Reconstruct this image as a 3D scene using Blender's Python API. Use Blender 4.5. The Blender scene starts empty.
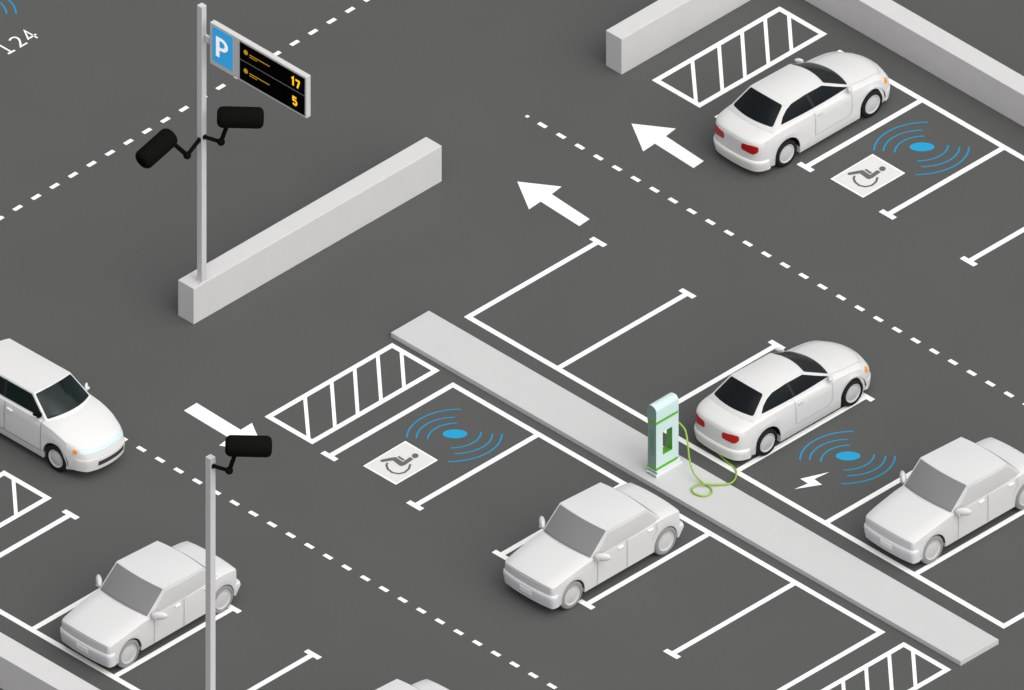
import bpy, bmesh, math, random
from mathutils import Vector, Matrix
from mathutils.bvhtree import BVHTree
R = math.radians
C = bpy.context.scene
COL = C.collection

# ------------------------------------------------------------------ camera, sky, sun, exposure
cam_d = bpy.data.cameras.new('camera'); cam = bpy.data.objects.new('camera', cam_d); COL.objects.link(cam)
cam_d.type = 'ORTHO'; cam_d.ortho_scale = 22.0; cam_d.clip_end = 600; cam_d.clip_start = .5
cam.rotation_euler = (math.atan(math.sqrt(2)), 0, R(45))
cam.location = Vector((1, -1, 1)).normalized() * 70
C.camera = cam

SUN_EL, SUN_AZ = 54.0, 94.0          # azimuth clockwise from +Y
w = bpy.data.worlds.new('World'); C.world = w; w.use_nodes = True
nt = w.node_tree; nt.nodes.clear()
out = nt.nodes.new('ShaderNodeOutputWorld'); bg = nt.nodes.new('ShaderNodeBackground')
sky = nt.nodes.new('ShaderNodeTexSky'); sky.sky_type = 'NISHITA'; sky.sun_disc = False
sky.sun_elevation = R(SUN_EL); sky.sun_rotation = R(SUN_AZ); sky.dust_density = 4.0; sky.air_density = 1.0
hs = nt.nodes.new('ShaderNodeHueSaturation'); hs.inputs['Saturation'].default_value = .12   # overcast: nearly colourless
nt.links.new(sky.outputs[0], hs.inputs['Color']); nt.links.new(hs.outputs[0], bg.inputs[0])
nt.links.new(bg.outputs[0], out.inputs[0]); bg.inputs[1].default_value = .098
sd = bpy.data.lights.new('sun', 'SUN'); so = bpy.data.objects.new('sun', sd); COL.objects.link(so)
sd.energy = 1.88; sd.angle = R(100); sd.color = (1, .985, .96)
sv = Vector((math.sin(R(SUN_AZ)) * math.cos(R(SUN_EL)), math.cos(R(SUN_AZ)) * math.cos(R(SUN_EL)), math.sin(R(SUN_EL))))
so.rotation_euler = sv.to_track_quat('Z', 'Y').to_euler(); so.location = sv * 60
vs = C.view_settings
C.display_settings.display_device = 'sRGB'
vs.view_transform = 'Standard'; vs.look = 'None'; vs.gamma = 1; vs.use_curve_mapping = False
vs.exposure = 0.36

# ------------------------------------------------------------------ materials
def mat(name, col, rough=.6, spec=.3, var=0., scale=6., emit=0., bump=0., coat=0., detail=4):
    m = bpy.data.materials.new(name); m.use_nodes = True
    t = m.node_tree; b = t.nodes['Principled BSDF']
    b.inputs['Base Color'].default_value = (*col, 1); b.inputs['Roughness'].default_value = rough
    b.inputs['Specular IOR Level'].default_value = spec
    if coat: b.inputs['Coat Weight'].default_value = coat; b.inputs['Coat Roughness'].default_value = .25
    if emit:
        b.inputs['Emission Color'].default_value = (*col, 1); b.inputs['Emission Strength'].default_value = emit
    if var or bump:
        tc = t.nodes.new('ShaderNodeTexCoord'); n = t.nodes.new('ShaderNodeTexNoise')
        n.inputs['Scale'].default_value = scale; n.inputs['Detail'].default_value = detail
        t.links.new(tc.outputs['Object'], n.inputs['Vector'])
        if var:
            cr = t.nodes.new('ShaderNodeValToRGB')
            cr.color_ramp.elements[0].position = .3; cr.color_ramp.elements[1].position = .7
            cr.color_ramp.elements[0].color = (*[c * (1 - var) for c in col], 1)
            cr.color_ramp.elements[1].color = (*[min(1, c * (1 + var)) for c in col], 1)
            t.links.new(n.outputs['Fac'], cr.inputs[0]); t.links.new(cr.outputs[0], b.inputs['Base Color'])
        if bump:
            bp = t.nodes.new('ShaderNodeBump'); bp.inputs['Strength'].default_value = bump; bp.inputs['Distance'].default_value = .01
            t.links.new(n.outputs['Fac'], bp.inputs['Height']); t.links.new(bp.outputs[0], b.inputs['Normal'])
    return m

def asphalt_mat():
    m = mat('asphalt', (.082, .085, .082), .9, .15)
    t = m.node_tree; b = t.nodes['Principled BSDF']; tc = t.nodes.new('ShaderNodeTexCoord')
    n1 = t.nodes.new('ShaderNodeTexNoise'); n1.inputs['Scale'].default_value = 45; n1.inputs['Detail'].default_value = 3
    n2 = t.nodes.new('ShaderNodeTexNoise'); n2.inputs['Scale'].default_value = .35; n2.inputs['Detail'].default_value = 5
    for n in (n1, n2): t.links.new(tc.outputs['Object'], n.inputs['Vector'])
    def ramp(n, a, c):
        r = t.nodes.new('ShaderNodeMapRange'); r.inputs[1].default_value = .3; r.inputs[2].default_value = .7
        r.inputs[3].default_value = a; r.inputs[4].default_value = c; t.links.new(n.outputs['Fac'], r.inputs[0]); return r
    r1 = ramp(n1, .92, 1.08); r2 = ramp(n2, .97, 1.03)
    mu = t.nodes.new('ShaderNodeMath'); mu.operation = 'MULTIPLY'
    t.links.new(r1.outputs[0], mu.inputs[0]); t.links.new(r2.outputs[0], mu.inputs[1])
    vm = t.nodes.new('ShaderNodeVectorMath'); vm.operation = 'SCALE'; vm.inputs[0].default_value = (.082, .085, .082)
    t.links.new(mu.outputs[0], vm.inputs['Scale']); t.links.new(vm.outputs[0], b.inputs['Base Color'])
    bp = t.nodes.new('ShaderNodeBump'); bp.inputs['Strength'].default_value = .12; bp.inputs['Distance'].default_value = .01
    t.links.new(n1.outputs['Fac'], bp.inputs['Height']); t.links.new(bp.outputs[0], b.inputs['Normal'])
    return m

M = dict(
    asphalt=asphalt_mat(),
    line=mat('road_paint', (.84, .84, .83), .7, .2, .02, 9, bump=.05),
    plate=mat('bay_sign_paint', (.62, .62, .61), .7, .2, .02, 9),
    symbol=mat('grey_symbol_paint', (.115, .115, .115), .7, .2),
    blue=mat('blue_road_paint', (.02, .29, .52), .7, .1),
    blue_line=mat('blue_line_paint', (.025, .23, .40), .7, .1),
    concrete=mat('concrete', (.55, .537, .54), .85, .15, .015, 3, bump=.08),
    kerbtop=mat('kerb_concrete', (.5, .5, .5), .85, .15, .015, 4, bump=.06),
    kerbside=mat('kerb_face', (.42, .41, .415), .85, .15, .02, 4),
    steel=mat('painted_steel', (.55, .545, .555), .5, .3, .01, 5),
    frame=mat('sign_frame_metal', (.56, .55, .55), .5, .3),
    black=mat('black_plastic', (.0045, .0045, .004), .8, .04),
    screen=mat('display_black', (.0008, .0008, .001), .8, .02),
    amber=mat('amber_led', (.95, .50, .006), .5, .1, emit=.55),
    amber_dim=mat('amber_led_dim', (.48, .27, .01), .5, .1, emit=.3),
    pblue=mat('parking_blue', (.035, .33, .68), .5, .2, emit=.28),  # glow added to brighten the panel, which faces away from the sun
    pwhite=mat('sign_white', (.85, .85, .85), .5, .2, emit=.35),  # letter given the same added glow as its blue panel
    divider=mat('display_divider', (.18, .18, .18), .5, .2),
    white_paint=mat('white_car_paint', (.60, .60, .597), .42, .3, .004, 2, coat=.06),
    white_bumper=mat('warm_white_bumper', (.66, .655, .63), .5, .3),
    van_paint=mat('van_white_paint', (.615, .615, .61), .42, .3, .004, 2, coat=.06),
    grey_paint=mat('pale_grey_paint', (.585, .585, .585), .5, .25, .004, 2),
    grey_bumper=mat('lavender_grey_bumper', (.60, .60, .63), .5, .3),
    grey_grille=mat('grey_grille', (.52, .52, .52), .6, .2),
    grey_glass=mat('grey_opaque_glass', (.195, .195, .195), .35, .35),
    grey_side=mat('grey_side_glass', (.50, .50, .50), .35, .35),
    grey_tyre=mat('grey_tyre', (.235, .235, .235), .7, .2),
    grey_rim=mat('grey_rim', (.49, .49, .49), .5, .3),
    glass=mat('dark_car_glass', (.006, .008, .0095), .22, .16),
    glass_van=mat('green_dark_car_glass', (.004, .0105, .0105), .15, .2),
    pillar=mat('dark_pillar', (.014, .014, .016), .5, .3),
    seam=mat('panel_gap', (.46, .46, .46), .7, .1),
    seam_dark=mat('panel_gap_dark', (.27, .27, .27), .7, .1),
    tyre=mat('rubber', (.010, .010, .010), .75, .2),
    liner=mat('arch_liner', (.012, .012, .012), .9, .05),
    grey_liner=mat('grey_arch_liner', (.1, .1, .1), .9, .05),
    rim=mat('silver_rim', (.47, .47, .48), .4, .4),
    red=mat('red_lamp', (.36, .006, .006), .4, .25),
    orange=mat('orange_lamp', (.9, .30, .02), .3, .4),
    clear=mat('clear_lamp', (.56, .68, .72), .25, .4),
    dark_slot=mat('dark_grille', (.04, .04, .042), .6, .2),
    number=mat('blank_plate', (.85, .85, .85), .5, .2),
    mint=mat('mint_panel', (.53, .67, .645), .5, .3, .01, 5),
    teal=mat('teal_grey_panel', (.195, .275, .262), .5, .3),  # darker copy of the mint: shade of the narrow left side put into colour
    green=mat('green_trim', (.10, .42, .025), .5, .3),
    dark_green=mat('green_lettering', (.06, .30, .07), .5, .2),
    teal_dark=mat('dark_teal_trim', (.13, .22, .23), .5, .3),
    basewhite=mat('charger_base', (.66, .68, .70), .5, .3),
    cable=mat('lime_cable', (.24, .42, .045), .5, .3),
    screw=mat('dark_bolt', (.05, .05, .05), .6, .2),
)

# ------------------------------------------------------------------ helpers
S = 38.004; CX, CY = 512.0, 345.0
def at(px, py, z=0.):                 # a point of the plan, read off the isometric picture, at height z
    a = (px - CX) / (S * .8660254); b = (py - CY + S * z) / (S * .5)
    return Vector(((a + b) / 2, (a - b) / 2, z))

def obj(name, bm, m, parent=None, loc=None, smooth=None):
    me = bpy.data.meshes.new(name)
    if isinstance(bm, tuple):
        me.from_pydata([tuple(v) for v in bm[0]], [], bm[1])
        b2 = bmesh.new(); b2.from_mesh(me); bmesh.ops.recalc_face_normals(b2, faces=b2.faces); b2.to_mesh(me); b2.free()
    else:
        bmesh.ops.recalc_face_normals(bm, faces=bm.faces); bm.to_mesh(me); bm.free()
    for x in (m if isinstance(m, (list, tuple)) else [m]): me.materials.append(x)
    if smooth:
        for p in me.polygons: p.use_smooth = True
        me.set_sharp_from_angle(angle=R(smooth))
    o = bpy.data.objects.new(name, me); COL.objects.link(o)
    if parent: o.parent = parent
    if loc: o.location = loc
    return o

def tag(o, label, cat, group=None):
    o['label'] = label; o['category'] = cat
    if group: o['group'] = group
    return o
def structure(o): o['kind'] = 'structure'; return o
def thing(name, label, cat, loc=(0, 0, 0), rz=0, group=None):
    o = bpy.data.objects.new(name, None); COL.objects.link(o); o.empty_display_size = .2
    o.location = loc; o.rotation_euler = (0, 0, rz); return tag(o, label, cat, group)
def copy_tree(o, parent=None):
    c = o.copy(); COL.objects.link(c); c.parent = parent
    for ch in list(o.children): copy_tree(ch, c)
    return c
def dup(root, loc, label, rz=None):
    c = copy_tree(root); c.location = loc; c['label'] = label
    if rz is not None: c.rotation_euler = (0, 0, rz)
    return c

def box(bm, lo, hi, bev=0., seg=2, mi=0):
    vs_ = [bm.verts.new((x, y, z)) for z in (lo[2], hi[2]) for y in (lo[1], hi[1]) for x in (lo[0], hi[0])]
    fs = [bm.faces.new([vs_[i] for i in q]) for q in ((0, 2, 3, 1), (4, 5, 7, 6), (0, 1, 5, 4), (2, 6, 7, 3), (0, 4, 6, 2), (1, 3, 7, 5))]
    for f in fs: f.material_index = mi
    if bev:
        es = {e for f in fs for e in f.edges}
        bmesh.ops.bevel(bm, geom=list(es), offset=bev, segments=seg, profile=.5, affect='EDGES')
    return bm
def mkbox(lo, hi, bev=0., seg=2):
    return box(bmesh.new(), lo, hi, bev, seg)
def prism(poly, z0, z1, axis='z', bev=0.):
    bm = bmesh.new()
    def P(a, b, c): return {'z': (a, b, c), 'x': (c, a, b), 'y': (a, c, b)}[axis]
    lo = [bm.verts.new(P(a, b, z0)) for a, b in poly]; hi = [bm.verts.new(P(a, b, z1)) for a, b in poly]
    n = len(poly); bm.faces.new(lo); bm.faces.new(hi)
    for i in range(n): bm.faces.new((lo[i], lo[(i + 1) % n], hi[(i + 1) % n], hi[i]))
    if bev: bmesh.ops.bevel(bm, geom=list(bm.edges), offset=bev, segments=2, profile=.5, affect='EDGES')
    return bm
def flat(bm, poly, z):
    bm.faces.new([bm.verts.new((p[0], p[1], z)) for p in poly]); return bm
def ribbon_flat(bm, pts, wd, z, closed=False, cap=False):
    pts = [Vector((p[0], p[1])) for p in pts]; n = len(pts); L = []; Rr = []
    for i, p in enumerate(pts):
        a = pts[i - 1] if (i or closed) else None; b = pts[(i + 1) % n] if (i < n - 1 or closed) else None
        d1 = (p - a).normalized() if a is not None else None; d2 = (b - p).normalized() if b is not None else None
        d = d1 if d2 is None else d2 if d1 is None else (d1 + d2).normalized()
        ref = d2 if d2 is not None else d1
        k = 1 / max(.4, abs(d.dot(ref)))
        nn = Vector((-d.y, d.x)) * wd / 2 * k
        L.append(bm.verts.new((*(p + nn), z))); Rr.append(bm.verts.new((*(p - nn), z)))
    for i in range(n if closed else n - 1):
        j = (i + 1) % n; bm.faces.new((L[i], Rr[i], Rr[j], L[j]))
    return bm
def lathe(prof, n=28, axis='x', caps=True):   # prof: (along axis, radius)
    V = []; F = []
    for a, r in prof:
        for k in range(n):
            t = 2 * math.pi * k / n; c, s = r * math.cos(t), r * math.sin(t)
            V.append({'x': (a, c, s), 'y': (c, a, s), 'z': (c, s, a)}[axis])
    for i in range(len(prof) - 1):
        for k in range(n):
            F.append((i * n + k, i * n + (k + 1) % n, (i + 1) * n + (k + 1) % n, (i + 1) * n + k))
    if caps: F.append(tuple(range(n))); F.append(tuple((len(prof) - 1) * n + k for k in range(n)))
    return V, F
def tube(pts, r, n=10):
    pts = [Vector(p) for p in pts]; V = []; F = []
    up = Vector((0, 0, 1)); prev = None
    for i, p in enumerate(pts):
        d = (pts[min(i + 1, len(pts) - 1)] - pts[max(i - 1, 0)]).normalized()
        if prev is None:
            a = d.cross(up);  a = d.cross(Vector((1, 0, 0))) if a.length < .1 else a
        else: a = prev - d * prev.dot(d)
        a.normalize(); prev = a; b = d.cross(a)
        for k in range(n):
            t = 2 * math.pi * k / n; V.append(p + (a * math.cos(t) + b * math.sin(t)) * r)
    for i in range(len(pts) - 1):
        for k in range(n): F.append((i * n + k, i * n + (k + 1) % n, (i + 1) * n + (k + 1) % n, (i + 1) * n + k))
    F.append(tuple(range(n))); F.append(tuple((len(pts) - 1) * n + k for k in range(n)))
    return V, F
def spline(pts, sub=8):
    P = [Vector(p) for p in pts]; o = []
    for i in range(len(P) - 1):
        p0, p1, p2, p3 = P[max(i - 1, 0)], P[i], P[i + 1], P[min(i + 2, len(P) - 1)]
        for k in range(sub):
            t = k / sub
            o.append(.5 * ((2 * p1) + (p2 - p0) * t + (2 * p0 - 5 * p1 + 4 * p2 - p3) * t * t + (3 * p1 - p0 - 3 * p2 + p3) * t ** 3))
    o.append(P[-1]); return o
def rounded(poly, r, seg=4):              # round the corners of a 2D polygon
    n = len(poly); o = []
    for i in range(n):
        p = Vector(poly[i][:2]); a = Vector(poly[i - 1][:2]) - p; b = Vector(poly[(i + 1) % n][:2]) - p
        rr = min(poly[i][2] if len(poly[i]) > 2 else r, a.length * .45, b.length * .45)
        s, e = p + a.normalized() * rr, p + b.normalized() * rr
        for k in range(seg + 1):
            t = k / seg; o.append((s * (1 - t) ** 2 + p * 2 * t * (1 - t) + e * t * t))
    return [(q.x, q.y) for q in o]
def interp(tab):                          # monotone cubic through (y, value)
    xs = [t[0] for t in tab]; ys = [t[1] for t in tab]; n = len(xs)
    d = [(ys[i + 1] - ys[i]) / (xs[i + 1] - xs[i]) for i in range(n - 1)]
    m = [d[0]] + [0 if d[i - 1] * d[i] <= 0 else 2 * d[i - 1] * d[i] / (d[i - 1] + d[i]) for i in range(1, n - 1)] + [d[-1]]
    def f(x):
        if x <= xs[0]: return ys[0]
        if x >= xs[-1]: return ys[-1]
        i = max(k for k in range(n - 1) if xs[k] <= x); h = xs[i + 1] - xs[i]; t = (x - xs[i]) / h
        return ((1 + 2 * t) * (1 - t) ** 2 * ys[i] + t * (1 - t) ** 2 * h * m[i] + t * t * (3 - 2 * t) * ys[i + 1] + t * t * (t - 1) * h * m[i + 1])
    return f
def smooth(x): x = max(0, min(1, x)); return x * x * (3 - 2 * x)
def text_polys(s, size):                  # mesh of a line of text in its own XY plane
    cu = bpy.data.curves.new('text', 'FONT'); cu.body = s; cu.size = size
    o = bpy.data.objects.new('text', cu); COL.objects.link(o)
    me = bpy.data.meshes.new_from_object(o.evaluated_get(bpy.context.evaluated_depsgraph_get()))
    bpy.data.objects.remove(o); bpy.data.curves.remove(cu)
    return [v.co.copy() for v in me.vertices], [tuple(p.vertices) for p in me.polygons]

# ------------------------------------------------------------------ the ground
structure(obj('ground', flat(bmesh.new(), [(-250, -250), (250, -250), (250, 250), (-250, 250)], 0.), M['asphalt']))
Z1, Z2, Z3 = .004, .008, .012
LW = .135

# bay lines: one connected comb of paint per row
def bay_row(name_label, Y, xs, x_end, yT, group='white bay markings'):
    sg = 1 if yT > Y else -1
    t = thing('bay_marking', name_label, 'road marking', (xs[0], Y, 0), 0, group)
    ox, oy = xs[0], Y
    x0, x1 = xs[0] - LW / 2, x_end
    bm = flat(bmesh.new(), [(x0 - ox, -LW / 2), (x1 - ox, -LW / 2), (x1 - ox, LW / 2), (x0 - ox, LW / 2)], Z1)
    obj('base_line', bm, M['line'], t)
    for x in xs:
        bm = bmesh.new(); x -= ox; L = abs(yT - Y); h = LW / 2
        ys = [(h + .0005) * sg, (L - h) * sg, (L + h) * sg]
        flat(bm, [(x - h, ys[0]), (x + h, ys[0]), (x + h, ys[1]), (x - h, ys[1])], Z1)
        flat(bm, [(x - .21, ys[1]), (x + .21, ys[1]), (x + .21, ys[2]), (x - .21, ys[2])], Z1)
        obj('divider_line', bm, M['line'], t)
    return t
bay_row('row of white bay lines behind the low kerb, around the charging white car', 0.07,
        [-1.40 + 2.712 * k for k in range(7)], -1.40 + 2.712 * 6 + LW / 2, 4.02)
bay_row('row of white bay lines in front of the low kerb, around a pale grey car', -1.95,
        [.155 + 2.602 * k for k in range(6)], .155 + 2.602 * 5 + LW / 2, -5.70)
bay_row('row of white bay lines along the long upper right wall', 12.68,
        [-2.72, -.217, 2.28, 4.74, 7.24], 7.24 + LW / 2, 9.14)
bay_row('row of white bay lines along the wall at lower left', -14.79,
        [-2.24, .2, 2.69, 5.12, 7.57], 7.57 + LW / 2, -11.17)

def clip(poly, lo, hi):
    for ax in (0, 1):
        for lim, sg in ((lo[ax], 1), (hi[ax], -1)):
            o = []
            for i in range(len(poly)):
                a, b = poly[i - 1], poly[i]; da, db = sg * (a[ax] - lim), sg * (b[ax] - lim)
                if (da < 0) != (db < 0):
                    t = da / (da - db); o.append((a[0] + (b[0] - a[0]) * t, a[1] + (b[1] - a[1]) * t))
                if db >= 0: o.append(b)
            poly = o
            if not poly: return []
    return poly
def hatched(x0, y0, label):
    W_, L_, h = 1.45, 3.88, .13
    t = thing('hatched_bay', label, 'road marking', (x0, y0, 0), 0, 'white hatched boxes at the row ends')
    bm = bmesh.new()
    flat(bm, [(0, 0), (W_, 0), (W_, h), (0, h)], Z1); flat(bm, [(0, L_ - h), (W_, L_ - h), (W_, L_), (0, L_)], Z1)
    flat(bm, [(0, h), (h, h), (h, L_ - h), (0, L_ - h)], Z1); flat(bm, [(W_ - h, h), (W_, h), (W_, L_ - h), (W_ - h, L_ - h)], Z1)
    obj('outline', bm, M['line'], t)
    for yt, yb in ((1.22, -.09), (2.03, .70), (2.73, 1.39), (3.43, 2.10), (4.13, 2.80)):
        dw = .055
        p = clip([(0, yt - dw), (0, yt + dw), (W_, yb + dw), (W_, yb - dw)], (h + .0005, h + .0005), (W_ - h - .0005, L_ - h - .0005))
        if len(p) > 2: obj('stripe', flat(bmesh.new(), p, Z1), M['line'], t)
hatched(-1.87, -5.65, 'white hatched box on the asphalt at the left end of the long low kerb')
hatched(13.77, -5.75, 'white hatched box cut by the bottom edge, right of the low kerb')
hatched(-4.84, 9.09, 'white hatched box beside the upper right white sedan and the concrete walls')
hatched(-4.41, -14.90, 'white hatched box cut by the left edge, in front of the white van')

def dashed(label, along, fixed, first, step, n, ln, rz=0.):
    t = thing('dashed_line', label, 'road marking', (fixed, first, 0) if along == 'y' else (first, fixed, 0), rz, 'white dashed lane lines')
    for k in range(n):
        c = k * step; a, b = c - ln / 2, c + ln / 2; h = .052
        p = [(-h, a), (h, a), (h, b), (-h, b)] if along == 'y' else [(a, -h), (b, -h), (b, h), (a, h)]
        obj('dash', flat(bmesh.new(), p, Z1), M['line'], t)
    return t
dashed('white dashed line running past the tall sign pole at upper left', 'y', -11.097, -5.045, .570, 26, .235, .0155)
d2 = dashed('white dashed line on the right, between the two white sedans', 'x', 6.245, -5.32, .567, 36, .235)
obj('dash', flat(bmesh.new(), [(-.50, -.04), (-.42, -.04), (-.42, .04), (-.50, .04)], Z1), M['line'], d2)
dashed('white dashed line running from the white van past the lower camera pole', 'x', -8.37, -2.89 - .567 * 9, .567, 33, .235)

def arrow(pts, label):
    o_ = at(*pts[0]); poly = [at(*p) - o_ for p in pts]
    o = obj('direction_arrow', flat(bmesh.new(), poly, Z1), M['line'], None, o_)
    tag(o, label, 'road marking', 'white arrows painted on the road')
ar = [(517.3, 181.7), (561.7, 186.7), (551.7, 194.3), (589.6, 219.2), (579.3, 226.2), (540.7, 201.7), (529, 209.5)]
arrow(ar, 'white painted arrow pointing up left, nearest the end of the free-standing wall')
arrow([(x + 114.2, y - 58) for x, y in ar], 'white painted arrow pointing up left, beside the rear of the upper right sedan')
arrow([(265, 453.6), (252, 423), (240.6, 429.9), (196.7, 403), (183.9, 410.7), (229, 438), (219, 445.6)],
      'white painted arrow pointing down right, partly hidden behind a black security camera')

# wheelchair signs
def wheelchair(cx, cy, label):
    c = at(cx, cy)
    def q(x, y): return at(cx + (x - 544) / 11.38, cy + (y - 353) / 11.38) - c
    t = thing('wheelchair_symbol', label, 'road marking', c, 0, 'wheelchair signs painted in bays')
    cor = [q(118, 387), q(598, 103), q(970, 322), q(490, 602)]
    obj('sign_panel', flat(bmesh.new(), cor, Z1), M['line'], t)
    obj('sign_field', flat(bmesh.new(), [p * .925 for p in cor], Z2), M['plate'], t)
    bm = bmesh.new()
    flat(bm, [q(710 + 38 * math.cos(a), 275 + 27 * math.sin(a)) for a in [k * math.pi / 10 for k in range(20)]], Z3)
    flat(bm, [q(*p) for p in ((312, 335), (322, 320), (440, 296), (488, 290), (520, 312), (572, 345), (650, 290), (692, 312), (600, 378), (560, 394), (530, 386), (455, 328), (330, 348))], Z3)
    ribbon_flat(bm, [q(516, 284), q(585, 328)], .055, Z3 + .002)
    ribbon_flat(bm, [q(*p) for p in ((395, 355), (382, 385), (400, 428), (450, 466), (520, 480), (590, 464), (638, 424), (655, 372))], .05, Z3)
    obj('wheelchair_figure', bm, M['symbol'], t)
wheelchair(867.8, 176, 'grey wheelchair figure on a pale painted square beside the upper right white sedan')
wheelchair(400.6, 463, 'grey wheelchair figure on a pale painted square near the left end of the low kerb')

# blue sensor symbols
def qarc(x0, y0, x1, y1, n=18):           # quarter ellipse from its side point to its top (or bottom) point
    return [(x1 + (x0 - x1) * math.cos(k / n * math.pi / 2), y0 + (y1 - y0) * math.sin(k / n * math.pi / 2)) for k in range(n + 1)]
ARCS = [(128, 297, 588, 55), (210, 300, 540, 124), (305, 312, 555, 174), (760, 250, 500, 385), (857, 265, 530, 434), (938, 265, 480, 502)]
def sensor(cx, cy, label, fl=1):
    c = at(cx, cy)
    def q(x, y): return at(cx + (x - 538) / 8.53, cy + fl * (y - 265) / 8.53) - c
    t = thing('sensor_symbol', label, 'road marking', c, 0, 'blue sensor symbols in bays')
    obj('sensor_dot', flat(bmesh.new(), [q(538 + 106 * math.cos(k * math.pi / 16), 265 + 38 * math.sin(k * math.pi / 16)) for k in range(32)], Z1), M['blue'], t)
    for a in ARCS:
        obj('wave_arc', ribbon_flat(bmesh.new(), [q(*p) for p in qarc(*a)], .042, Z1), M['blue_line'], t)
sensor(848.1, 456.1, 'blue sensor dot with wave arcs beside the charging sedan and the lightning bolt')
sensor(922, 147, 'blue sensor dot with wave arcs in the bay right of the upper right sedan')
sensor(455, 434, 'blue sensor dot with wave arcs in the empty bay near the hatched box')
sensor(-30.9, 14, 'blue wave arcs cut by the left edge, above the painted number', -1)
c = at(810, 480)
bolt = [(380, 402), (130, 460), (195, 500), (80, 548), (315, 510), (250, 462)]
tag(obj('lightning_symbol', flat(bmesh.new(), [at(785 + x / 8.53, 425 + y / 8.53) - c for x, y in bolt], Z1), M['line'], None, c),
    'white lightning bolt painted in the bay beside the charging sedan', 'road marking')
c = at(20, 45)
t = thing('bay_number', 'thin white number 124 painted on the asphalt in the upper left corner', 'road marking', c)
def q(x, y): return at(x / 11.5, y / 11.5) - c
bm = bmesh.new(); ribbon_flat(bm, [q(-20, 560), q(-14, 516), q(128, 597)], .044, Z1); ribbon_flat(bm, [q(92, 622), q(172, 579)], .05, Z1 + .002)
obj('digit', bm, M['line'], t)
obj('digit', ribbon_flat(bmesh.new(), spline([q(*p) for p in ((108, 468), (130, 441), (172, 430), (212, 447), (232, 485))], 4) + [q(238, 537), q(314, 494)], .044, Z1), M['line'], t)
bm = bmesh.new(); ribbon_flat(bm, [q(432, 438), q(280, 352), q(325, 449), q(416, 394)], .044, Z1)
obj('digit', bm, M['line'], t)

# ------------------------------------------------------------------ kerb and walls
def kerb():
    x0, x1, y0, y1, h = -2.05, 15.26, -1.63, -.475, .12
    t = thing('kerb', 'long low pale grey kerb strip carrying the charging station', 'kerb', (x0, y0, 0))
    obj('kerb_slab', mkbox((0, .0, 0), (x1 - x0, y1 - y0, h), .003), [M['kerbtop']], t)
    return t
kerb()
def wall(x0, x1, y0, y1, h, label):
    bm = mkbox((0, 0, 0), (x1 - x0, y1 - y0, h), .012)
    o = obj('concrete_wall', bm, M['concrete'], None, (x0, y0, 0)); tag(o, label, 'wall', 'low concrete barrier walls')
wall(-5.85, -5.37, -4.30, 3.24, .94, 'free-standing low concrete wall with the tall sign pole on its near end')
wall(-5.92, -5.44, 8.77, 13.505, .94, 'low concrete wall along the far side of the upper right hatched box')
wall(-5.92, 26, 13.51, 14.01, .84, 'long low concrete wall across the upper right corner')
wall(-16, 16, -16.8, -16.16, .84, 'long low concrete wall cutting the lower left corner')

# ------------------------------------------------------------------ poles, cameras, sign
def pole(cx, cy, z0, z1, sd_, label):
    t = thing('steel_pole', label, 'pole', (cx, cy, z0), 0, 'square steel poles')
    h = sd_ / 2; obj('post', mkbox((-h, -h, 0), (h, h, z1 - z0), .003, 1), M['steel'], t)
    obj('base_plate', mkbox((-h - .012, -h - .05, .0), (h + .012, h + .05, .014), .004), M['steel'], t)
pole(-5.466, -3.96, .94, 8.19, .145, 'tall square steel pole standing on the free-standing wall, carrying the parking sign')
pole(7.22, -16.38, .84, 8.86, .155, 'square steel pole rising from the bottom edge, carrying a single camera')

def sec_camera(loc, label, joint, centre, axis, ln, r, neck_end):
    t = thing('security_camera', label, 'security camera', loc, 0, 'black security cameras')
    J = Vector(joint); Cn = J + Vector(centre); A = Vector(axis).normalized()
    prof = []
    for k in range(7):
        a = math.pi / 2 * k / 6; prof.append((-ln / 2 + .09 * (1 - math.sin(a)), r - .11 * (1 - math.cos(a)) - .0))
    prof = [(-ln / 2, r - .1), (-ln / 2 + .02, r - .055), (-ln / 2 + .06, r - .018), (-ln / 2 + .11, r), (ln / 2 - .10, r), (ln / 2 - .05, r - .016), (ln / 2 - .015, r - .05), (ln / 2, r - .09)]
    V, F = lathe(prof, 32, 'x'); q_ = A.to_track_quat('X', 'Z').to_matrix()
    obj('housing', ([q_ @ Vector(v) + Cn for v in V], F), M['black'], t, smooth=40)
    V, F = lathe([(ln / 2 - .02, r - .12), (ln / 2 + .006, r - .125), (ln / 2 + .006, .02)], 28, 'x')
    obj('lens', ([q_ @ Vector(v) + Cn for v in V], F), M['screen'], t, smooth=30)
    obj('mount_arm', tube([(0, 0, 0), J * .5, J], .045), M['black'], t, smooth=50)
    obj('neck', tube([J, J + Vector(neck_end)], .05), M['black'], t, smooth=50)
    bm = bmesh.new(); bmesh.ops.create_uvsphere(bm, u_segments=16, v_segments=10, radius=.088); bmesh.ops.translate(bm, verts=bm.verts, vec=J)
    obj('joint', bm, M['black'], t, smooth=60)
    obj('wall_plate', mkbox((-.012, -.045, -.05), (.012, .045, .05), .004) if abs(J.x) > abs(J.y) else mkbox((-.045, -.012, -.05), (.045, .012, .05), .004), M['black'], t)
AX = (.985, 1.0, -.045)
sec_camera((-5.381, -3.96, 4.765), 'black security camera pointing right, just under the parking sign', (.38, .12, 0), (.285, .30, .635), AX, 1.0, .235, (.11, .06, .43))
sec_camera((-5.466, -4.033, 4.69), 'black security camera tilted down left, on the left of the tall sign pole', (0, -.37, -.23), (0, -.93, .65), (0, -1, -.27), .98, .23, (0, -.40, .50))
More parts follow.
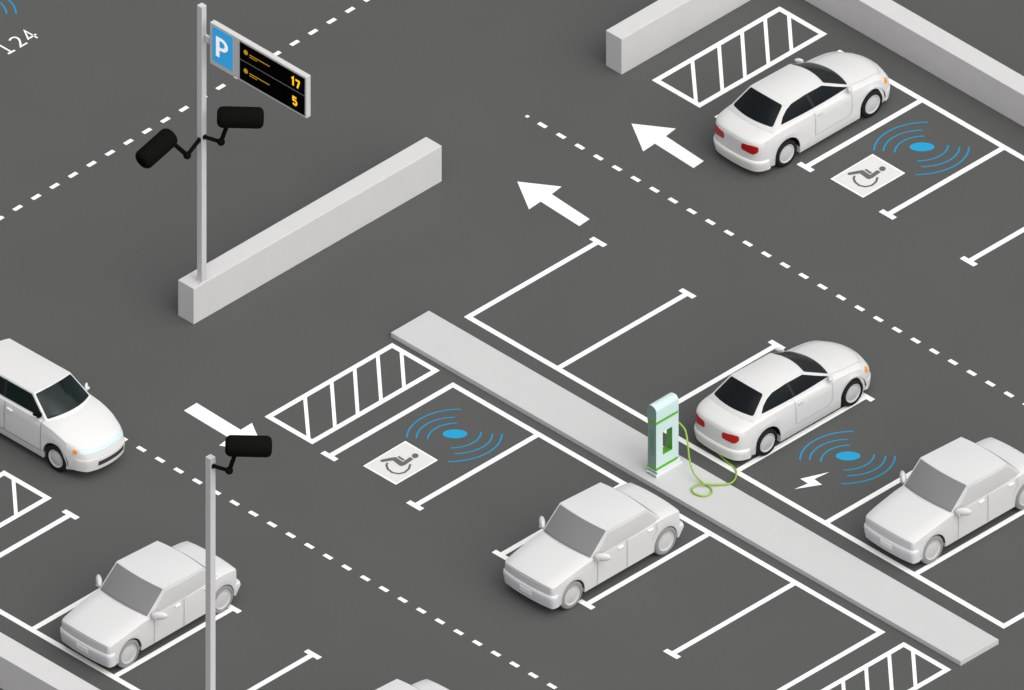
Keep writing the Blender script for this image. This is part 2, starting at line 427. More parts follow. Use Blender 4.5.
sec_camera((7.308, -16.38, 8.66), 'black security camera on top of the lower pole, covering the arrow tip', (.36, .12, 0), (.285, .30, .635), AX, 1.0, .235, (.11, .06, .43))

def sign():
    x0, x1, yf, th, z0, z1 = -5.18, -2.25, -4.0, .135, 6.83, 7.91
    W_, H_ = x1 - x0, z1 - z0
    t = thing('parking_sign', 'wide grey parking sign with blue P panel and black space counter display', 'sign', (x0, yf, z0))
    obj('sign_casing', mkbox((0, 0, 0), (W_, th, H_), .01), M['frame'], t)
    obj('bracket', mkbox((-.195, .03, .46), (.01, .10, .62), .004), M['frame'], t)
    def panel(name, a, b, lo, hi, m, pr, parent):
        return obj(name, prism(rounded([(a, lo), (b, lo), (b, hi), (a, hi)], .05 if name == 'blue_panel' else .005), -pr, .02, 'y'), m, parent)
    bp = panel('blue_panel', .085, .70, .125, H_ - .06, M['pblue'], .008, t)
    # letter P
    ring = bmesh.new(); px, pz = .195, .30
    n = 14; out_ = [(0, 0), (0, .58), (.17, .58)] + [(.17 + .19 * math.sin(a), .395 + .185 * math.cos(a)) for a in [math.pi * k / n for k in range(1, n)]] + [(.17, .21), (.105, .21), (.105, 0)]
    inn = [(.105, .30), (.105, .49), (.165, .49)] + [(.165 + .095 * math.sin(a), .395 + .095 * math.cos(a)) for a in [math.pi * k / n for k in range(1, n)]] + [(.165, .30)]
    def letter(bm, y):
        # stem and bowl as quads, edge to edge
        def f(*p): bm.faces.new([bm.verts.new((px + a * 1.02, y, pz + b * .9)) for a, b in p])
        f((0, 0), (.105, 0), (.105, .21), (0, .21)); f((0, .21), (.105, .21), (.105, .30), (0, .30)); f((0, .30), (.105, .30), (.105, .49), (0, .49)); f((0, .49), (.105, .49), (.105, .58), (0, .58))
        f((.105, .21), (.17, .21), (.165, .30), (.105, .30)); f((.105, .49), (.165, .49), (.17, .58), (.105, .58))
        A = [math.pi * k / n for k in range(n + 1)]
        o1 = [(.17 + .19 * math.sin(a), .395 + .185 * math.cos(a)) for a in A]; i1 = [(.165 + .095 * math.sin(a), .395 + .095 * math.cos(a)) for a in A]
        for k in range(n): f(o1[k], o1[k + 1], i1[k + 1], i1[k])
    letter(ring, -.011); bmesh.ops.remove_doubles(ring, verts=ring.verts, dist=1e-4)
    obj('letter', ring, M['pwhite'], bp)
    d = panel('display', .915, W_ - .045, .055, H_ - .055, M['screen'], .008, t)
    zm = (H_ + .015) / 2 + .03
    obj('divider_bar', mkbox((.915, -.012, zm - .008), (W_ - .045, -.006, zm + .008)), M['divider'], d)
    for zc, num in ((zm + .245, '17'), (zm - .245, '5')):
        n = 18; obj('indicator_dot', prism([(1.10 + .062 * math.cos(2 * math.pi * k / n), zc + .01 + .062 * math.sin(2 * math.pi * k / n)) for k in range(n)], -.012, -.006, 'y'), M['amber_dim'], d)
        bm = mkbox((1.21, -.012, zc - .008), (1.82, -.006, zc + .012)); obj('text_bar', bm, M['amber_dim'], d)
        bm = mkbox((1.21, -.012, zc - .062), (1.44, -.006, zc - .046)); obj('text_bar', bm, M['amber_dim'], d)
        # seven-stroke digits
        def dig(bm, x, pts):
            V = [Vector((x + a * .112, zc - .135 + b * .205)) for a, b in pts]; wd = .05; y = -.012
            n0 = len(bm.verts); b2 = bmesh.new(); ribbon_flat(b2, V, wd, 0)
            vm = {v: bm.verts.new((v.co.x, y, v.co.y)) for v in b2.verts}
            for f in b2.faces: bm.faces.new([vm[v] for v in f.verts])
            b2.free()
        xr = W_ - .37
        if num == '17':
            bm = bmesh.new(); dig(bm, xr - .07, [(.05, .8), (.45, 1), (.45, .0)]); obj('digit', bm, M['amber'], d)
            bm = bmesh.new(); dig(bm, xr + .06, [(-.05, .9), (.9, .9), (.9, .75), (.42, -.05)]); obj('digit', bm, M['amber'], d)
        else:
            bm = bmesh.new(); dig(bm, xr - .03, [(1.0, .95), (.1, .95), (.1, .55), (.75, .58), (1, .42), (1, .2), (.75, .04), (.35, .04), (.05, .18)]); obj('digit', bm, M['amber'], d)
sign()

# ------------------------------------------------------------------ charging station and cable
def charger():
    X1, Y0 = 5.80, -1.42; dx, dy = .255, .68; zk = .12
    t = thing('charging_station', 'mint green electric charging station with green trim on the low kerb', 'charging station', (X1 - dx, Y0, zk))
    obj('base_plate', mkbox((-.03, -.02, 0), (dx + .03, dy + .10, .055), .006), M['basewhite'], t)
    obj('plinth', mkbox((-.01, .0, .055), (dx + .012, dy + .04, .16), .006), M['basewhite'], t)
    for z in (.018, .10):
        obj('plinth_stripe', mkbox((-.012, -.026 if z < .05 else -.006, z), (dx + .014, .03, z + .03)), M['teal_dark'], t)
    z0, z1 = .16, 1.445
    # cabinet with a through opening
    hy0, hy1, hz0, hz1 = .20, .49, .50, 1.10
    bm = bmesh.new(); fr = []
    for x in (0, dx):
        fr.append(([bm.verts.new((x, y, z)) for y, z in ((0, z0), (dy, z0), (dy, z1), (0, z1))], [bm.verts.new((x, y, z)) for y, z in ((hy0, hz0 - (.06 if x == 0 else 0)), (hy1 + (.08 if x == 0 else 0), hz0 - (.06 if x == 0 else 0)), (hy1 + (.08 if x == 0 else 0), hz1), (hy0, hz1))]))
    for o_, i_ in fr:
        for k in range(4): bm.faces.new((o_[k], o_[(k + 1) % 4], i_[(k + 1) % 4], i_[k]))
    for k in range(4):
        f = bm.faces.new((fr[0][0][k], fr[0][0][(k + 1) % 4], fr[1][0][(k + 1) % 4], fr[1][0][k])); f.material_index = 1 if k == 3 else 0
        bm.faces.new((fr[0][1][k], fr[0][1][(k + 1) % 4], fr[1][1][(k + 1) % 4], fr[1][1][k])).material_index = 2
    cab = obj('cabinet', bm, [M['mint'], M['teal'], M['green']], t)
    obj('green_band', mkbox((-.006, -.006, z0 + .012), (dx + .006, dy - .03, z0 + .08)), M['green'], cab)
    obj('green_band', mkbox((-.006, -.006, z1 - .065), (dx + .006, dy - .02, z1 + .006)), M['green'], cab)
    # head with rounded shoulders
    z2 = 1.83; r = .12
    pr = [(-.01, z1 + .008), (dx + .01, z1 + .008)] + [(dx + .01 - r + r * math.cos(a), z2 - r + r * math.sin(a)) for a in [k * math.pi / 16 for k in range(9)]] + [(-.01 + r - r * math.sin(a), z2 - r + r * math.cos(a)) for a in [k * math.pi / 16 for k in range(9)]]
    b = bmesh.new(); lo = [b.verts.new((a, -.008, z)) for a, z in pr]; hi = [b.verts.new((a, dy - .03, z)) for a, z in pr]; hc = [b.verts.new((a * .9 + dx * .05, dy + .005, z1 + .008 + (z - z1 - .008) * .94)) for a, z in pr]
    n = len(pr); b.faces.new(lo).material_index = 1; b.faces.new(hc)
    for i in range(n):
        j = (i + 1) % n; b.faces.new((lo[i], lo[j], hi[j], hi[i])); b.faces.new((hi[i], hi[j], hc[j], hc[i]))
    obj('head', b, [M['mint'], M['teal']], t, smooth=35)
    V, F = text_polys('CHARGE', .19)
    # lettering runs upward on the narrow side
    wd = max(v.x for v in V); k = .66 / wd
    obj('lettering', ([(dx * .5 - v.y * k * 1.05 + .06, -.004, .52 + v.x * k) for v in V], F), M['dark_green'], cab)
    obj('cable_socket', mkbox((dx * .35, dy - .01, .95), (dx * .75, dy + .03, 1.06), .01), M['basewhite'], cab)
    return X1 - dx + dx * .55, Y0 + dy + .03, zk + 1.0
sx, sy, sz = charger()
pts = [(sx, sy - .02, sz), (sx, sy + .06, sz + .02)]
# read from the picture: hanging part stays near the charger, the rest lies on the kerb and the asphalt
for px_, py_, z in ((684.8, 429.5, 1.02), (687.5, 442, .82), (689.5, 459, .52), (694, 473.5, .30)):
    pts.append(at(px_, py_, z))
for px_, py_, z in ((703.5, 483.4, .145), (710.8, 488.3, .145), (711.4, 493, .145), (704, 496.2, .145), (694.5, 493.5, .145), (692, 488.5, .15), (698, 484.3, .18), (706, 484.2, .20), (717, 484.6, .16), (727, 484.2, .15), (732.5, 482, .15), (735.8, 477.3, .09), (735.3, 469, .03), (725, 460, .03), (716, 450.8, .05), (711, 446, .09)):
    pts.append(at(px_, py_, z))
pts = spline(pts, 7)
tag(obj('charging_cable', tube(pts, .020, 10), M['cable'], smooth=60), 'lime green charging cable looping from the charging station to the sedan', 'cable')

# ------------------------------------------------------------------ cars
def make_car(P):
    """P: tables of a car in its own frame, y forward, x right. Returns its root with all its parts."""
    root = thing(P['name'], P['label'], 'car', (0, 0, 0), 0, P['group'])
    W0 = P['W']; y0, y1 = P['y0'], P['y1']
    fw, ft, fs, fb = interp(P['width']), interp(P['top']), interp(P['shoulder']), interp(P['bottom'])
    ra = P['arch']; zc = P['wheel_r']
    ys = set([round(y0 + (y1 - y0) * k / 90, 4) for k in range(91)])
    for wy in P['wheels']:
        for k in range(-14, 15): ys.add(round(wy + ra * math.sin(k / 14 * math.pi / 2), 4))
        ys.add(round(wy - ra - .004, 4)); ys.add(round(wy + ra + .004, 4))
    for e in (.004, .01, .018, .03, .06): ys.add(round(y0 + e, 4)); ys.add(round(y1 - e, 4))
    ys = sorted(ys)
    sx1, sx2, low = P['sx1'], P['sx2'], P.get('low', .965)
    V = []; F = []; n = None
    def warp(x, y):
        kf, kr = P['bow_f'] * smooth((y - y1 + 1.0) / 1.0), P['bow_r'] * smooth((y0 + .8 - y) / .8)
        u = abs(x) / W0
        return y - kf * u ** 2.4 + kr * u ** 2.4
    for y in ys:
        Wd = fw(y); zb = fb(y)
        for wy in P['wheels']:
            if abs(y - wy) < ra: zb = max(zb, zc + math.sqrt(ra * ra - (y - wy) ** 2))
        zs, zt = fs(y), ft(y)
        lw_ = .99 if zb > fb(y) + .01 else low
        a = zb + .035; b = max(a + .02, zs - P['roll'])
        half = [(0, zb), (Wd * .84, zb), (Wd * lw_, zb + .006), (Wd * (lw_ + 1) / 2, a), (Wd * .998, (a * 2 + b) / 3), (Wd, (a + 2 * b) / 3), (Wd * P.get('sx0', .992), b),
                (Wd * sx1, max(b, zs - P['roll'] * .22)), (Wd * sx2, zs), (Wd * sx2 * .66, zs + (zt - zs) * .58), (Wd * sx2 * .33, zs + (zt - zs) * .9), (0, zt)]
        ring = half + [(-x, z) for x, z in half[-2:0:-1]]
        n = len(ring)
        for x, z in ring: V.append(Vector((x, warp(x, y), z)))
    for i in range(len(ys) - 1):
        for k in range(n): F.append((i * n + k, i * n + (k + 1) % n, (i + 1) * n + (k + 1) % n, (i + 1) * n + k))
    for i in (0, len(ys) - 1):            # rounded ends
        rg = [V[i * n + k].copy() for k in range(n)]; zm0 = (rg[0].z + max(p.z for p in rg)) / 2; prev = [i * n + k for k in range(n)]
        for f_ in (.86, .72, .58, .44, .3, .16, .05):
            cur = []
            for p in rg:
                cur.append(len(V)); V.append(Vector((p.x * f_, warp(p.x * f_, ys[i]), zm0 + (p.z - zm0) * f_)))
            for k in range(n): F.append((prev[k], prev[(k + 1) % n], cur[(k + 1) % n], cur[k]))
            prev = cur
        F.append(tuple(prev))
    # greenhouse: four curved faces and a roof
    g = P['cabin']; NU = 16
    def curve(corner, centre):            # across the car: corner (x, y, z) and the middle point (y, z)
        return [Vector((corner[0] * (2 * k / NU - 1), centre[0] + (corner[1] - centre[0]) * abs(2 * k / NU - 1) ** 2, centre[1] + (corner[2] - centre[1]) * abs(2 * k / NU - 1) ** 2)) for k in range(NU + 1)]
    wb, wt, rt, rb = curve(*g['front_base']), curve(*g['front_top']), curve(*g['rear_top']), curve(*g['rear_base'])
    def patch(A, B, bulge, nv=10):
        base = len(V); m_ = len(A); nrm = (B[m_ // 2] - A[m_ // 2]).cross(A[-1] - A[0]).normalized()
        for j in range(nv + 1):
            v = j / nv
            for i in range(m_):
                p = A[i].lerp(B[i], v); e_ = i / (m_ - 1); V.append(p + nrm * bulge * 16 * v * (1 - v) * e_ * (1 - e_))
        for j in range(nv):
            for i in range(m_ - 1): F.append((base + j * m_ + i, base + j * m_ + i + 1, base + (j + 1) * m_ + i + 1, base + (j + 1) * m_ + i))
    patch(wb, wt, g.get('bf', .02)); patch(wt, rt, g.get('br', .03)); patch(rb[::-1], rt[::-1], g.get('bb', .02))
    for sgn in (1, -1):
        i = -1 if sgn > 0 else 0
        A = [rb[i].lerp(wb[i], k / NU) + Vector((sgn * g['side_bulge'] * 4 * (k / NU) * (1 - k / NU), 0, 0)) for k in range(NU + 1)]
        B = [rt[i].lerp(wt[i], k / NU) for k in range(NU + 1)]
        if sgn < 0: A, B = A[::-1], B[::-1]
        patch(A, B, -.012)
    bvh = BVHTree.FromPolygons(V, F)
    obj('body', (V, F), M[P['paint']], root, smooth=P.get('smooth', 38))

    o_bvh = {}
    def ray(o, d, tree=None):
        h = (tree or bvh).ray_cast(o, d, 12); return h[0], h[1]
    FROM = {'+x': (lambda a, b: Vector((3, a, b)), Vector((-1, 0, 0))), '-x': (lambda a, b: Vector((-3, a, b)), Vector((1, 0, 0))),
            '+y': (lambda a, b: Vector((a, 5, b)), Vector((0, -1, 0))), '-y': (lambda a, b: Vector((a, -5, b)), Vector((0, 1, 0))),
            '+z': (lambda a, b: Vector((a, b, 4)), Vector((0, 0, -1)))}
    def skin(name, poly, face, m, parent=root, out_=.006, depth=.03, r=0., rings=6, on=None):
        """a panel laid on the body: outline seen from one side, carried onto the surface, with real thickness"""
        mk, d = FROM[face]
        if r: poly = rounded(poly, r)
        dense = []
        for i in range(len(poly)):
            a, b = Vector(poly[i][:2]), Vector(poly[(i + 1) % len(poly)][:2]); k = max(1, int((b - a).length / .06))
            dense += [a.lerp(b, j / k) for j in range(k)]
        c_ = sum(dense, Vector((0, 0))) / len(dense); N = len(dense); VV = []; FF = []; last = None
        def put(p):
            h, nn = ray(mk(p.x, p.y), d, o_bvh.get(on.name) if on else None)
            if h is None: h = VV[-1] + d * out_ if VV else mk(p.x, p.y) + d * 3
            return h - d * out_
        VV.append(put(c_))
        for k in range(1, rings + 1):
            for p in dense: VV.append(put(c_.lerp(p, k / rings)))
        for i in range(N): FF.append((0, 1 + i, 1 + (i + 1) % N))
        for k in range(rings - 1):
            for i in range(N):
                j = (i + 1) % N; a = 1 + k * N; FF.append((a + i, a + N + i, a + N + j, a + j))
        a = 1 + (rings - 1) * N; bb = len(VV)
        for i in range(N): VV.append(VV[a + i] + d * depth)
        for i in range(N):
            j = (i + 1) % N; FF.append((a + i, bb + i, bb + j, a + j))
        return obj(name, (VV, FF), M[m], parent, smooth=50)
    def seam(name, line, face, wd, m, parent=root, out_=.009):
        mk, d = FROM[face]; pts_ = []
        for i in range(len(line) - 1):
            a, b = Vector(line[i]), Vector(line[i + 1]); k = max(1, int((b - a).length / .04))
            pts_ += [a.lerp(b, j / k) for j in range(k)]
        pts_.append(Vector(line[-1])); b2 = bmesh.new(); ribbon_flat(b2, pts_, wd, 0)
        bm_ = bmesh.new(); vm = {}
        for v in b2.verts:
            h, _ = ray(mk(v.co.x, v.co.y), d); vm[v] = bm_.verts.new((h if h is not None else mk(v.co.x, v.co.y) + d * 3) - d * out_)
        for f in b2.faces: bm_.faces.new([vm[v] for v in f.verts])
        b2.free(); return obj(name, bm_, M[m], parent)
    # bumpers: a profile swept round the end of the car
    def bumper(end, z0, z1, wrap, m, lip=.03, name='bumper'):
        path = []
        s_ = 1 if end == 'f' else -1; ye = y1 if s_ > 0 else y0
        zm_ = z0 + (z1 - z0) * P.get('bump_z', .75); path = []; yc = ye - s_ * .9
        lim = math.atan2(W0, .9 - wrap); N = 40
        for k in range(N + 1):
            th = lim * (2 * k / N - 1); d_ = Vector((math.sin(th), s_ * math.cos(th), 0))
            h, _ = ray(Vector((0, yc, zm_)) + d_ * 4, -d_)
            if h is not None: path.append(Vector((h.x, h.y)))
        VV = []; FF = []; zz = [(z0, -.05), (z0 + .01, 0), (z0 + (z1 - z0) * .35, .5), (z0 + (z1 - z0) * .75, 1), (z1 - .02, .9), (z1, .4), (z1 + .004, -.8)]
        for z, off in zz:
            for i, p in enumerate(path):
                pa, pb = path[max(i - 1, 0)], path[min(i + 1, len(path) - 1)]; d_ = (pb - pa).normalized()
                nn = Vector((-d_.y, d_.x)) * s_
                tp = {0: -.6, 1: .25, 2: .8}.get(min(i, len(path) - 1 - i), 1.); q_ = p + nn * (lip * off * tp if tp > 0 else -.02); VV.append((q_.x, q_.y, z))
        m_ = len(path)
        for j in range(len(zz) - 1):
            for i in range(m_ - 1): FF.append((j * m_ + i, j * m_ + i + 1, (j + 1) * m_ + i + 1, (j + 1) * m_ + i))
        FF.append(tuple(range(m_)))
        o = obj(name, (VV, FF), M[m], root, smooth=45); o_bvh[o.name] = BVHTree.FromPolygons([Vector(v) for v in VV], FF); return o
    # wheels
    rw = P['wheel_r']; rr = P['rim_r']; wt_ = .2
    xo = W0 - P.get('wheel_in', .012)
    hubm = lathe([(-wt_ + .02, .05), (-wt_ + .02, rr - .03), (-.05, rr - .03), (-.05, .03)], 24)
    ty = lathe([(-wt_, rr), (-wt_, rw - .04), (-wt_ + .04, rw), (-.035, rw), (-.01, rw - .018), (0, rw - .045), (0, rr + .012), (-.02, rr)], 36, caps=False)
    rim_pr = [(-.022, rr + .004), (-.004, rr - .008), (-.010, rr - .03), (-.022, rr - .045), (-.012, rr * .6), (-.004, rr * .28), (.0, .02)]
    rimm = lathe(rim_pr, 36)
    meshes = {}
    for sgn in (1, -1):
        for wy in P['wheels']:
            def fl(vf): return ([(v[0] * sgn, v[1], v[2]) for v in vf[0]], vf[1])
            wo = obj('wheel', fl(hubm), M[P['tyre']], root, (xo * sgn, wy, rw), smooth=40)
            obj('tyre', fl(ty), M[P['tyre']], wo, smooth=40); obj('rim', fl(rimm), M[P['rim']], wo, smooth=40)
            # lining of the wheel arch
            n_ = 30; VV = []; FF = []
            for x in (W0 - .014, W0 - .24):
                for k in range(n_ + 1):
                    an = math.pi * (k / n_) ; VV.append((x * sgn, wy + (ra - .004) * math.cos(an), zc + (ra - .004) * math.sin(an)))
            for k in range(n_): FF.append((k, k + 1, n_ + 2 + k, n_ + 1 + k))
            FF.append(tuple(range(n_ + 1, 2 * n_ + 2)))
            obj('wheel_arch', (VV, FF), M[P['liner']], root)
    def mirror(x, y, z, sgn, m, s_=1.):
        bm_ = bmesh.new(); bmesh.ops.create_uvsphere(bm_, u_segments=18, v_segments=12, radius=1)
        ax = Vector((sgn, -.8, .05)).normalized(); tr = Vector((sgn * .8, 1, 0)).normalized(); up = ax.cross(tr).normalized(); up = up if up.z > 0 else -up
        for v in bm_.verts: v.co = (ax * v.co.x * .165 + tr * v.co.y * .06 + up * v.co.z * .085) * s_ + ax * .13 * s_ + Vector((0, 0, .04))
        box(bm_, (min(0, sgn * .09) - .01, -.04, -.02), (max(0, sgn * .09) + .01, .02, .03))
        return obj('wing_mirror', bm_, M[m], root, (x * sgn, y, z), smooth=50)
    P['parts'](root, skin, seam, bumper, mirror)
    return root

def flip(poly): return [(-p[0], *p[1:]) for p in poly]

# --- the white saloon
def par(xc, ye_, ym, n=12, rev=False):
    p = [(xc * (2 * k / n - 1), ym + (ye_ - ym) * (2 * k / n - 1) ** 2) for k in range(n + 1)]
    return p[::-1] if rev else p

def parts_white(root, skin, seam, bumper, mirror):
    skin('windscreen', par(.585, .735, .83) + par(.485, .10, .16, rev=True), '+z', 'glass', r=.035)
    skin('rear_window', par(.60, -1.55, -1.665) + par(.48, -1.135, -1.18, rev=True), '+z', 'glass', r=.05)
    for s, f in ((1, '+x'), (-1, '-x')):
        sw = skin('side_window', [(-1.36, 1.065), (-1.25, 1.19), (-1.1, 1.285), (-.92, 1.345), (-.5, 1.362), (.02, 1.345), (.36, 1.18), (.68, 1.035)], f, 'glass', r=.03)
        skin('pillar', [(-.42, 1.06), (-.36, 1.06), (-.42, 1.352), (-.50, 1.352)], f, 'pillar', sw, out_=.010, depth=.006)
        d = skin('door', [(-.42, .42), (.56, .42), (.66, .55), (.66, .98), (-.42, 1.0)], f, 'white_paint', out_=.004, depth=.02, r=.06)
        seam('door_gap', [(-.44, 1.0), (-.44, .41), (-.40, .40), (.52, .40), (.62, .44), (.68, .56), (.68, .97)], f, .014, 'seam', d)
        skin('handle', [(-.37, .865), (-.22, .865), (-.22, .90), (-.37, .90)], f, 'rim', d, out_=.03, depth=.03, r=.012, rings=2)
        tl = skin('tail_light', [(s * .26, .65), (s * .58, .61), (s * .66, .68), (s * .655, .81), (s * .55, .83), (s * .27, .80)], '-y', 'red', out_=.012, depth=.04, r=.05)
        hl = skin('headlight', [(s * .44, .585), (s * .67, .60), (s * .69, .68), (s * .60, .74), (s * .45, .70)], '+y', 'clear', out_=.012, depth=.05, r=.04)
        skin('indicator', [(1.72, .655), (1.83, .60), (1.86, .69), (1.79, .755), (1.72, .74)], f, 'orange', hl, out_=.012, depth=.04, r=.02)
        mirror(.70, .66, 1.02, s, 'white_paint', .62)
    seam('bonnet_gap', [(-.60, .82), (-.62, 1.2), (-.56, 1.75), (-.3, 1.88), (0, 1.92), (.3, 1.88), (.56, 1.75), (.62, 1.2), (.60, .82)], '+z', .012, 'seam')
    bumper('r', .17, .44, .40, 'white_bumper', .04)
    bumper('f', .17, .42, .34, 'white_paint', .02)
WHITE = dict(name='white_saloon', label='', group='white saloon cars', paint='white_paint', W=.79, y0=-2.17, y1=2.13,
    width=[(-2.17, .50), (-2.162, .565), (-2.14, .63), (-2.10, .685), (-2.04, .725), (-1.88, .765), (-1.3, .785), (-.6, .79), (.9, .79), (1.35, .785), (1.7, .765), (1.95, .715), (2.06, .645), (2.115, .56), (2.13, .46)],
    top=[(-2.17, .84), (-2.14, .91), (-2.0, .965), (-1.62, 1.02), (-1.0, 1.07), (.3, 1.07), (.85, 1.065), (1.3, 1.01), (1.65, .955), (1.9, .85), (2.05, .73), (2.13, .57)],
    shoulder=[(-2.17, .82), (-2.14, .88), (-2.0, .935), (-1.62, .985), (-1.0, 1.01), (.3, .985), (.85, .965), (1.3, .92), (1.65, .86), (1.9, .745), (2.05, .63), (2.13, .50)],
    bottom=[(-2.17, .24), (-1.8, .2), (-1.4, .14), (1.3, .14), (1.8, .18), (2.13, .24)],
    arch=.392, wheel_r=.32, rim_r=.225, wheels=(-1.285, 1.32), sx1=.955, sx2=.875, roll=.17, bow_f=.20, bow_r=.13,
    cabin=dict(front_base=((.665, .80, .985), (.90, 1.05)), front_top=((.505, .06, 1.372), (.12, 1.42)), rear_top=((.515, -1.10, 1.39), (-1.16, 1.43)), rear_base=((.675, -1.62, .99), (-1.74, 1.01)), side_bulge=.045, bf=.02, br=.025, bb=.02),
    tyre='tyre', rim='rim', liner='liner', parts=parts_white)
WHITE['label'] = 'white saloon with dark windows charging beside the charging station'
car = make_car(WHITE); car.location = (6.01, 2.27, 0)
dup(car, (-1.30, 10.17, 0), 'white saloon with dark windows beside the upper right hatched box')

# --- the pale grey saloon, boxy
def parts_grey(root, skin, seam, bumper, mirror):
    skin('windscreen', par(.71, .855, .945) + par(.695, .365, .42, rev=True), '+z', 'grey_glass', r=.02)
    skin('rear_window', [(-.64, -1.26), (0, -1.28), (.64, -1.26), (.62, -.92), (0, -.945), (-.62, -.92)], '+z', 'grey_glass', r=.03)
    for s, f in ((1, '+x'), (-1, '-x')):
        skin('side_window', [(.74, 1.0), (.325, 1.41), (-.79, 1.375), (-.90, 1.33), (-1.15, 1.05), (-1.09, .99)], f, 'grey_side', r=.03)
        for a, b in ((.70, -.20), (-.20, -1.10)):
            if b < -1:
                pl = [(a - .02, .27), (-.97, .27), (-.93, .45), (-1.02, .66), (b + .02, .80), (b + .02, .965), (a - .02, .975)]
                ln = [(b, .965), (b, .80), (-1.02, .70), (-.96, .58)]
            else:
                pl = [(a - .02, .27), (b + .02, .27), (b + .02, .975), (a - .02, .985)]; ln = [(a, .985), (a, .28)]
            d = skin('door', pl, f, 'grey_paint', out_=.004, depth=.02)
            seam('door_gap', ln, f, .018, 'seam', d)
            if b > -1: seam('door_gap', [(b, .975), (b, .27)], f, .018, 'seam', d)
            skin('handle', [(b + .12, .885), (b + .27, .885), (b + .27, .925), (b + .12, .925)], f, 'number', d, out_=.03, depth=.03, r=.012, rings=2)
        mirror(.80, .78, 1.0, s, 'grey_paint', 1.15)
        skin('tail_light', [(s * .42, .62), (s * .66, .62), (s * .66, .78), (s * .42, .78)], '-y', 'grey_grille', out_=.01, depth=.03, r=.02)
    skin('grille', [(-.68, .585), (.68, .585), (.68, .755), (-.68, .755)], '+y', 'grey_grille', out_=.008, depth=.03)
    b = bumper('f', .24, .575, .25, 'grey_bumper', .04)
    skin('number_plate', [(-.17, .36), (.17, .36), (.17, .50), (-.17, .50)], '+y', 'number', b, out_=.008, depth=.02, on=b)
    b = bumper('r', .26, .56, .12, 'grey_bumper', .12)
    skin('number_plate', [(-.17, .36), (.17, .36), (.17, .50), (-.17, .50)], '-y', 'number', b, out_=.008, depth=.02, on=b)
GREY = dict(name='grey_saloon', label='', group='pale grey saloon cars', paint='grey_paint', W=.78, y0=-1.88, y1=2.08,
    width=[(-1.88, .71), (-1.87, .74), (-1.84, .765), (-1.6, .778), (-1, .78), (1.0, .78), (1.6, .775), (2.0, .755), (2.06, .74), (2.08, .71)],
    top=[(-1.88, .91), (-1.84, .96), (-1.6, 1.01), (-1.35, 1.03), (-.8, 1.04), (.5, 1.04), (.9, 1.02), (1.4, .95), (2.0, .84), (2.08, .81)],
    shoulder=[(-1.88, .885), (-1.84, .94), (-1.6, .985), (-1.35, 1.005), (-.8, 1.0), (.5, 1.0), (.9, .985), (1.4, .915), (2.0, .805), (2.08, .78)],
    bottom=[(-1.88, .30), (-1.8, .26), (-1.4, .235), (1.4, .235), (2.08, .26)],
    arch=.372, wheel_r=.335, rim_r=.24, wheels=(-1.406, 1.45), sx1=.985, sx2=.945, roll=.10, bow_f=.07, bow_r=.04, low=.98, corner=.12, smooth=32,
    cabin=dict(front_base=((.75, .89, .955), (.985, 1.0)), front_top=((.725, .34, 1.48), (.405, 1.49)), rear_top=((.705, -.87, 1.425), (-.90, 1.45)), rear_base=((.735, -1.31, .96), (-1.335, .99)), side_bulge=.02, bf=.015, br=.02, bb=.015),
    tyre='grey_tyre', rim='grey_rim', liner='grey_liner', parts=parts_grey)
GREY['label'] = 'pale grey boxy saloon in front of the low kerb, just below the charging station'
g0 = make_car(GREY); g0.location = (7.085, -4.565, 0); g0.rotation_euler = (0, 0, math.pi)
dup(g0, (7.085 - 5.195, -4.565 - 8.27, 0), 'pale grey boxy saloon at lower left, partly hidden behind the lower camera pole')
dup(g0, (7.085 + 4.285, -4.565 + 6.675, 0), 'pale grey boxy saloon parked nose in at the right edge, behind the low kerb')
dup(g0, (7.085 + 2.08, -4.565 - 8.26, 0), 'pale grey boxy saloon of which only the roof shows at the bottom edge')

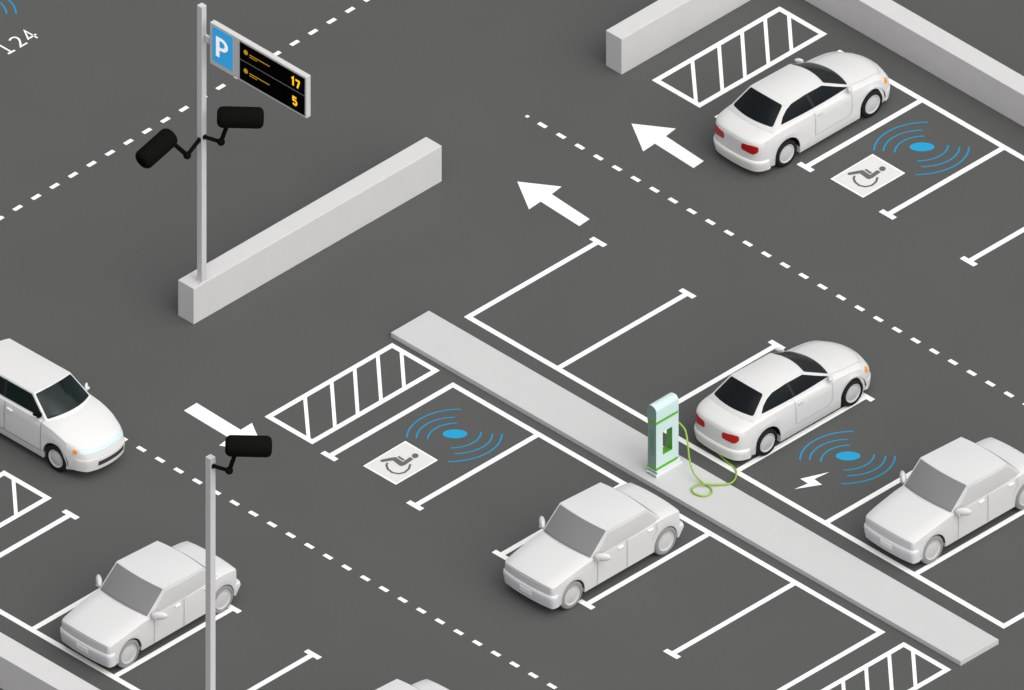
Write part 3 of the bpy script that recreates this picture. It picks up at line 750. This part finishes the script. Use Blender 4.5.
# --- the white van
def parts_van(root, skin, seam, bumper, mirror):
    skin('windscreen', par(.63, .87, 1.055) + par(.53, .40, .47, rev=True), '+z', 'glass_van', r=.03)
    skin('rear_window', [(-.52, 1.16), (.52, 1.16), (.46, 1.42), (-.46, 1.42)], '-y', 'glass_van', r=.05)
    for s, f in ((1, '+x'), (-1, '-x')):
        sw = skin('side_window', [(-1.62, 1.14), (-1.42, 1.46), (.33, 1.485), (.66, 1.23), (.74, 1.13)], f, 'glass_van', r=.03)
        skin('pillar', [(-.40, 1.135), (-.33, 1.135), (-.40, 1.482), (-.47, 1.482)], f, 'pillar', sw, out_=.010, depth=.006)
        for a, b in ((.80, -.30), (-.30, -1.22)):
            pl = [(a - .02, .36), (b + .02, .36), (b + .02, 1.08), (a - .02, 1.08)] if b > -1 else [(a - .02, .36), (-.86, .36), (b + .02, .75), (b + .02, 1.08), (a - .02, 1.08)]
            d = skin('door', pl, f, 'van_paint', out_=.004, depth=.02)
            seam('door_gap', [(a, 1.09), (a, .34)], f, .016, 'seam_dark', d)
            skin('handle', [(b + .08, .93), (b + .24, .93), (b + .24, .97), (b + .08, .97)], f, 'number', d, out_=.03, depth=.03, r=.012, rings=2)
        seam('sill_gap', [(.82, .34), (-.86, .34)], f, .018, 'seam_dark')
        skin('indicator', [(1.70, .69), (1.80, .67), (1.81, .76), (1.72, .78)] if s > 0 else [(1.66, .62), (1.74, .61), (1.75, .68), (1.67, .70)], f, 'orange', out_=.012, depth=.04, r=.02)
        mirror(.68, .72, 1.17, s, 'black' if s > 0 else 'van_paint', .62)
        skin('tail_light', [(s * .50, .75), (s * .68, .75), (s * .66, 1.05), (s * .52, 1.05)], '-y', 'red', out_=.01, depth=.03, r=.03)
    skin('headlight_strip', [(-.66, .695), (.64, .695), (.635, .79), (0, .785), (-.66, .79)], '+y', 'clear', out_=.012, depth=.04, r=.03)
    b = bumper('f', .26, .56, .38, 'van_paint', .018)
    skin('air_intake', [(-.50, .36), (.32, .36), (.32, .47), (-.50, .47)], '+y', 'dark_slot', b, out_=.006, depth=.02, on=b)
    bumper('r', .2, .56, .36, 'van_paint', .04)
VAN = dict(name='white_van', label='white van with dark greenish windows driving in at the left edge', group='white van', paint='van_paint', W=.775, y0=-2.08, y1=2.12,
    width=[(-2.08, .70), (-1.9, .75), (-1.2, .775), (1.0, .775), (1.5, .765), (1.85, .72), (2.02, .655), (2.12, .58)],
    top=[(-2.08, .98), (-1.95, 1.08), (-1.4, 1.14), (.4, 1.17), (1.05, 1.14), (1.5, 1.04), (1.85, .92), (2.0, .84), (2.07, .74), (2.12, .60)],
    shoulder=[(-2.08, .95), (-1.95, 1.05), (-1.4, 1.10), (.4, 1.115), (.95, 1.07), (1.5, .95), (1.85, .84), (2.0, .77), (2.07, .69), (2.12, .56)],
    bottom=[(-2.08, .22), (-1.7, .16), (1.5, .16), (1.8, .22), (2.12, .30)],
    arch=.375, wheel_r=.325, rim_r=.215, wheels=(-1.25, 1.236), sx1=.96, sx2=.88, roll=.16, bow_f=.25, bow_r=.10, smooth=40,
    cabin=dict(front_base=((.685, .88, 1.08), (1.12, 1.13)), front_top=((.555, .36, 1.515), (.44, 1.555)), rear_top=((.54, -1.46, 1.50), (-1.54, 1.53)), rear_base=((.68, -1.92, 1.05), (-2.0, 1.06)), side_bulge=.03, bf=.03, br=.025, bb=.03),
    tyre='tyre', rim='rim', liner='grey_liner', parts=parts_van)
van = make_car(VAN); van.location = (-4.85, -9.5, 0); van.rotation_euler = (0, 0, -math.pi / 2)
del van['group']
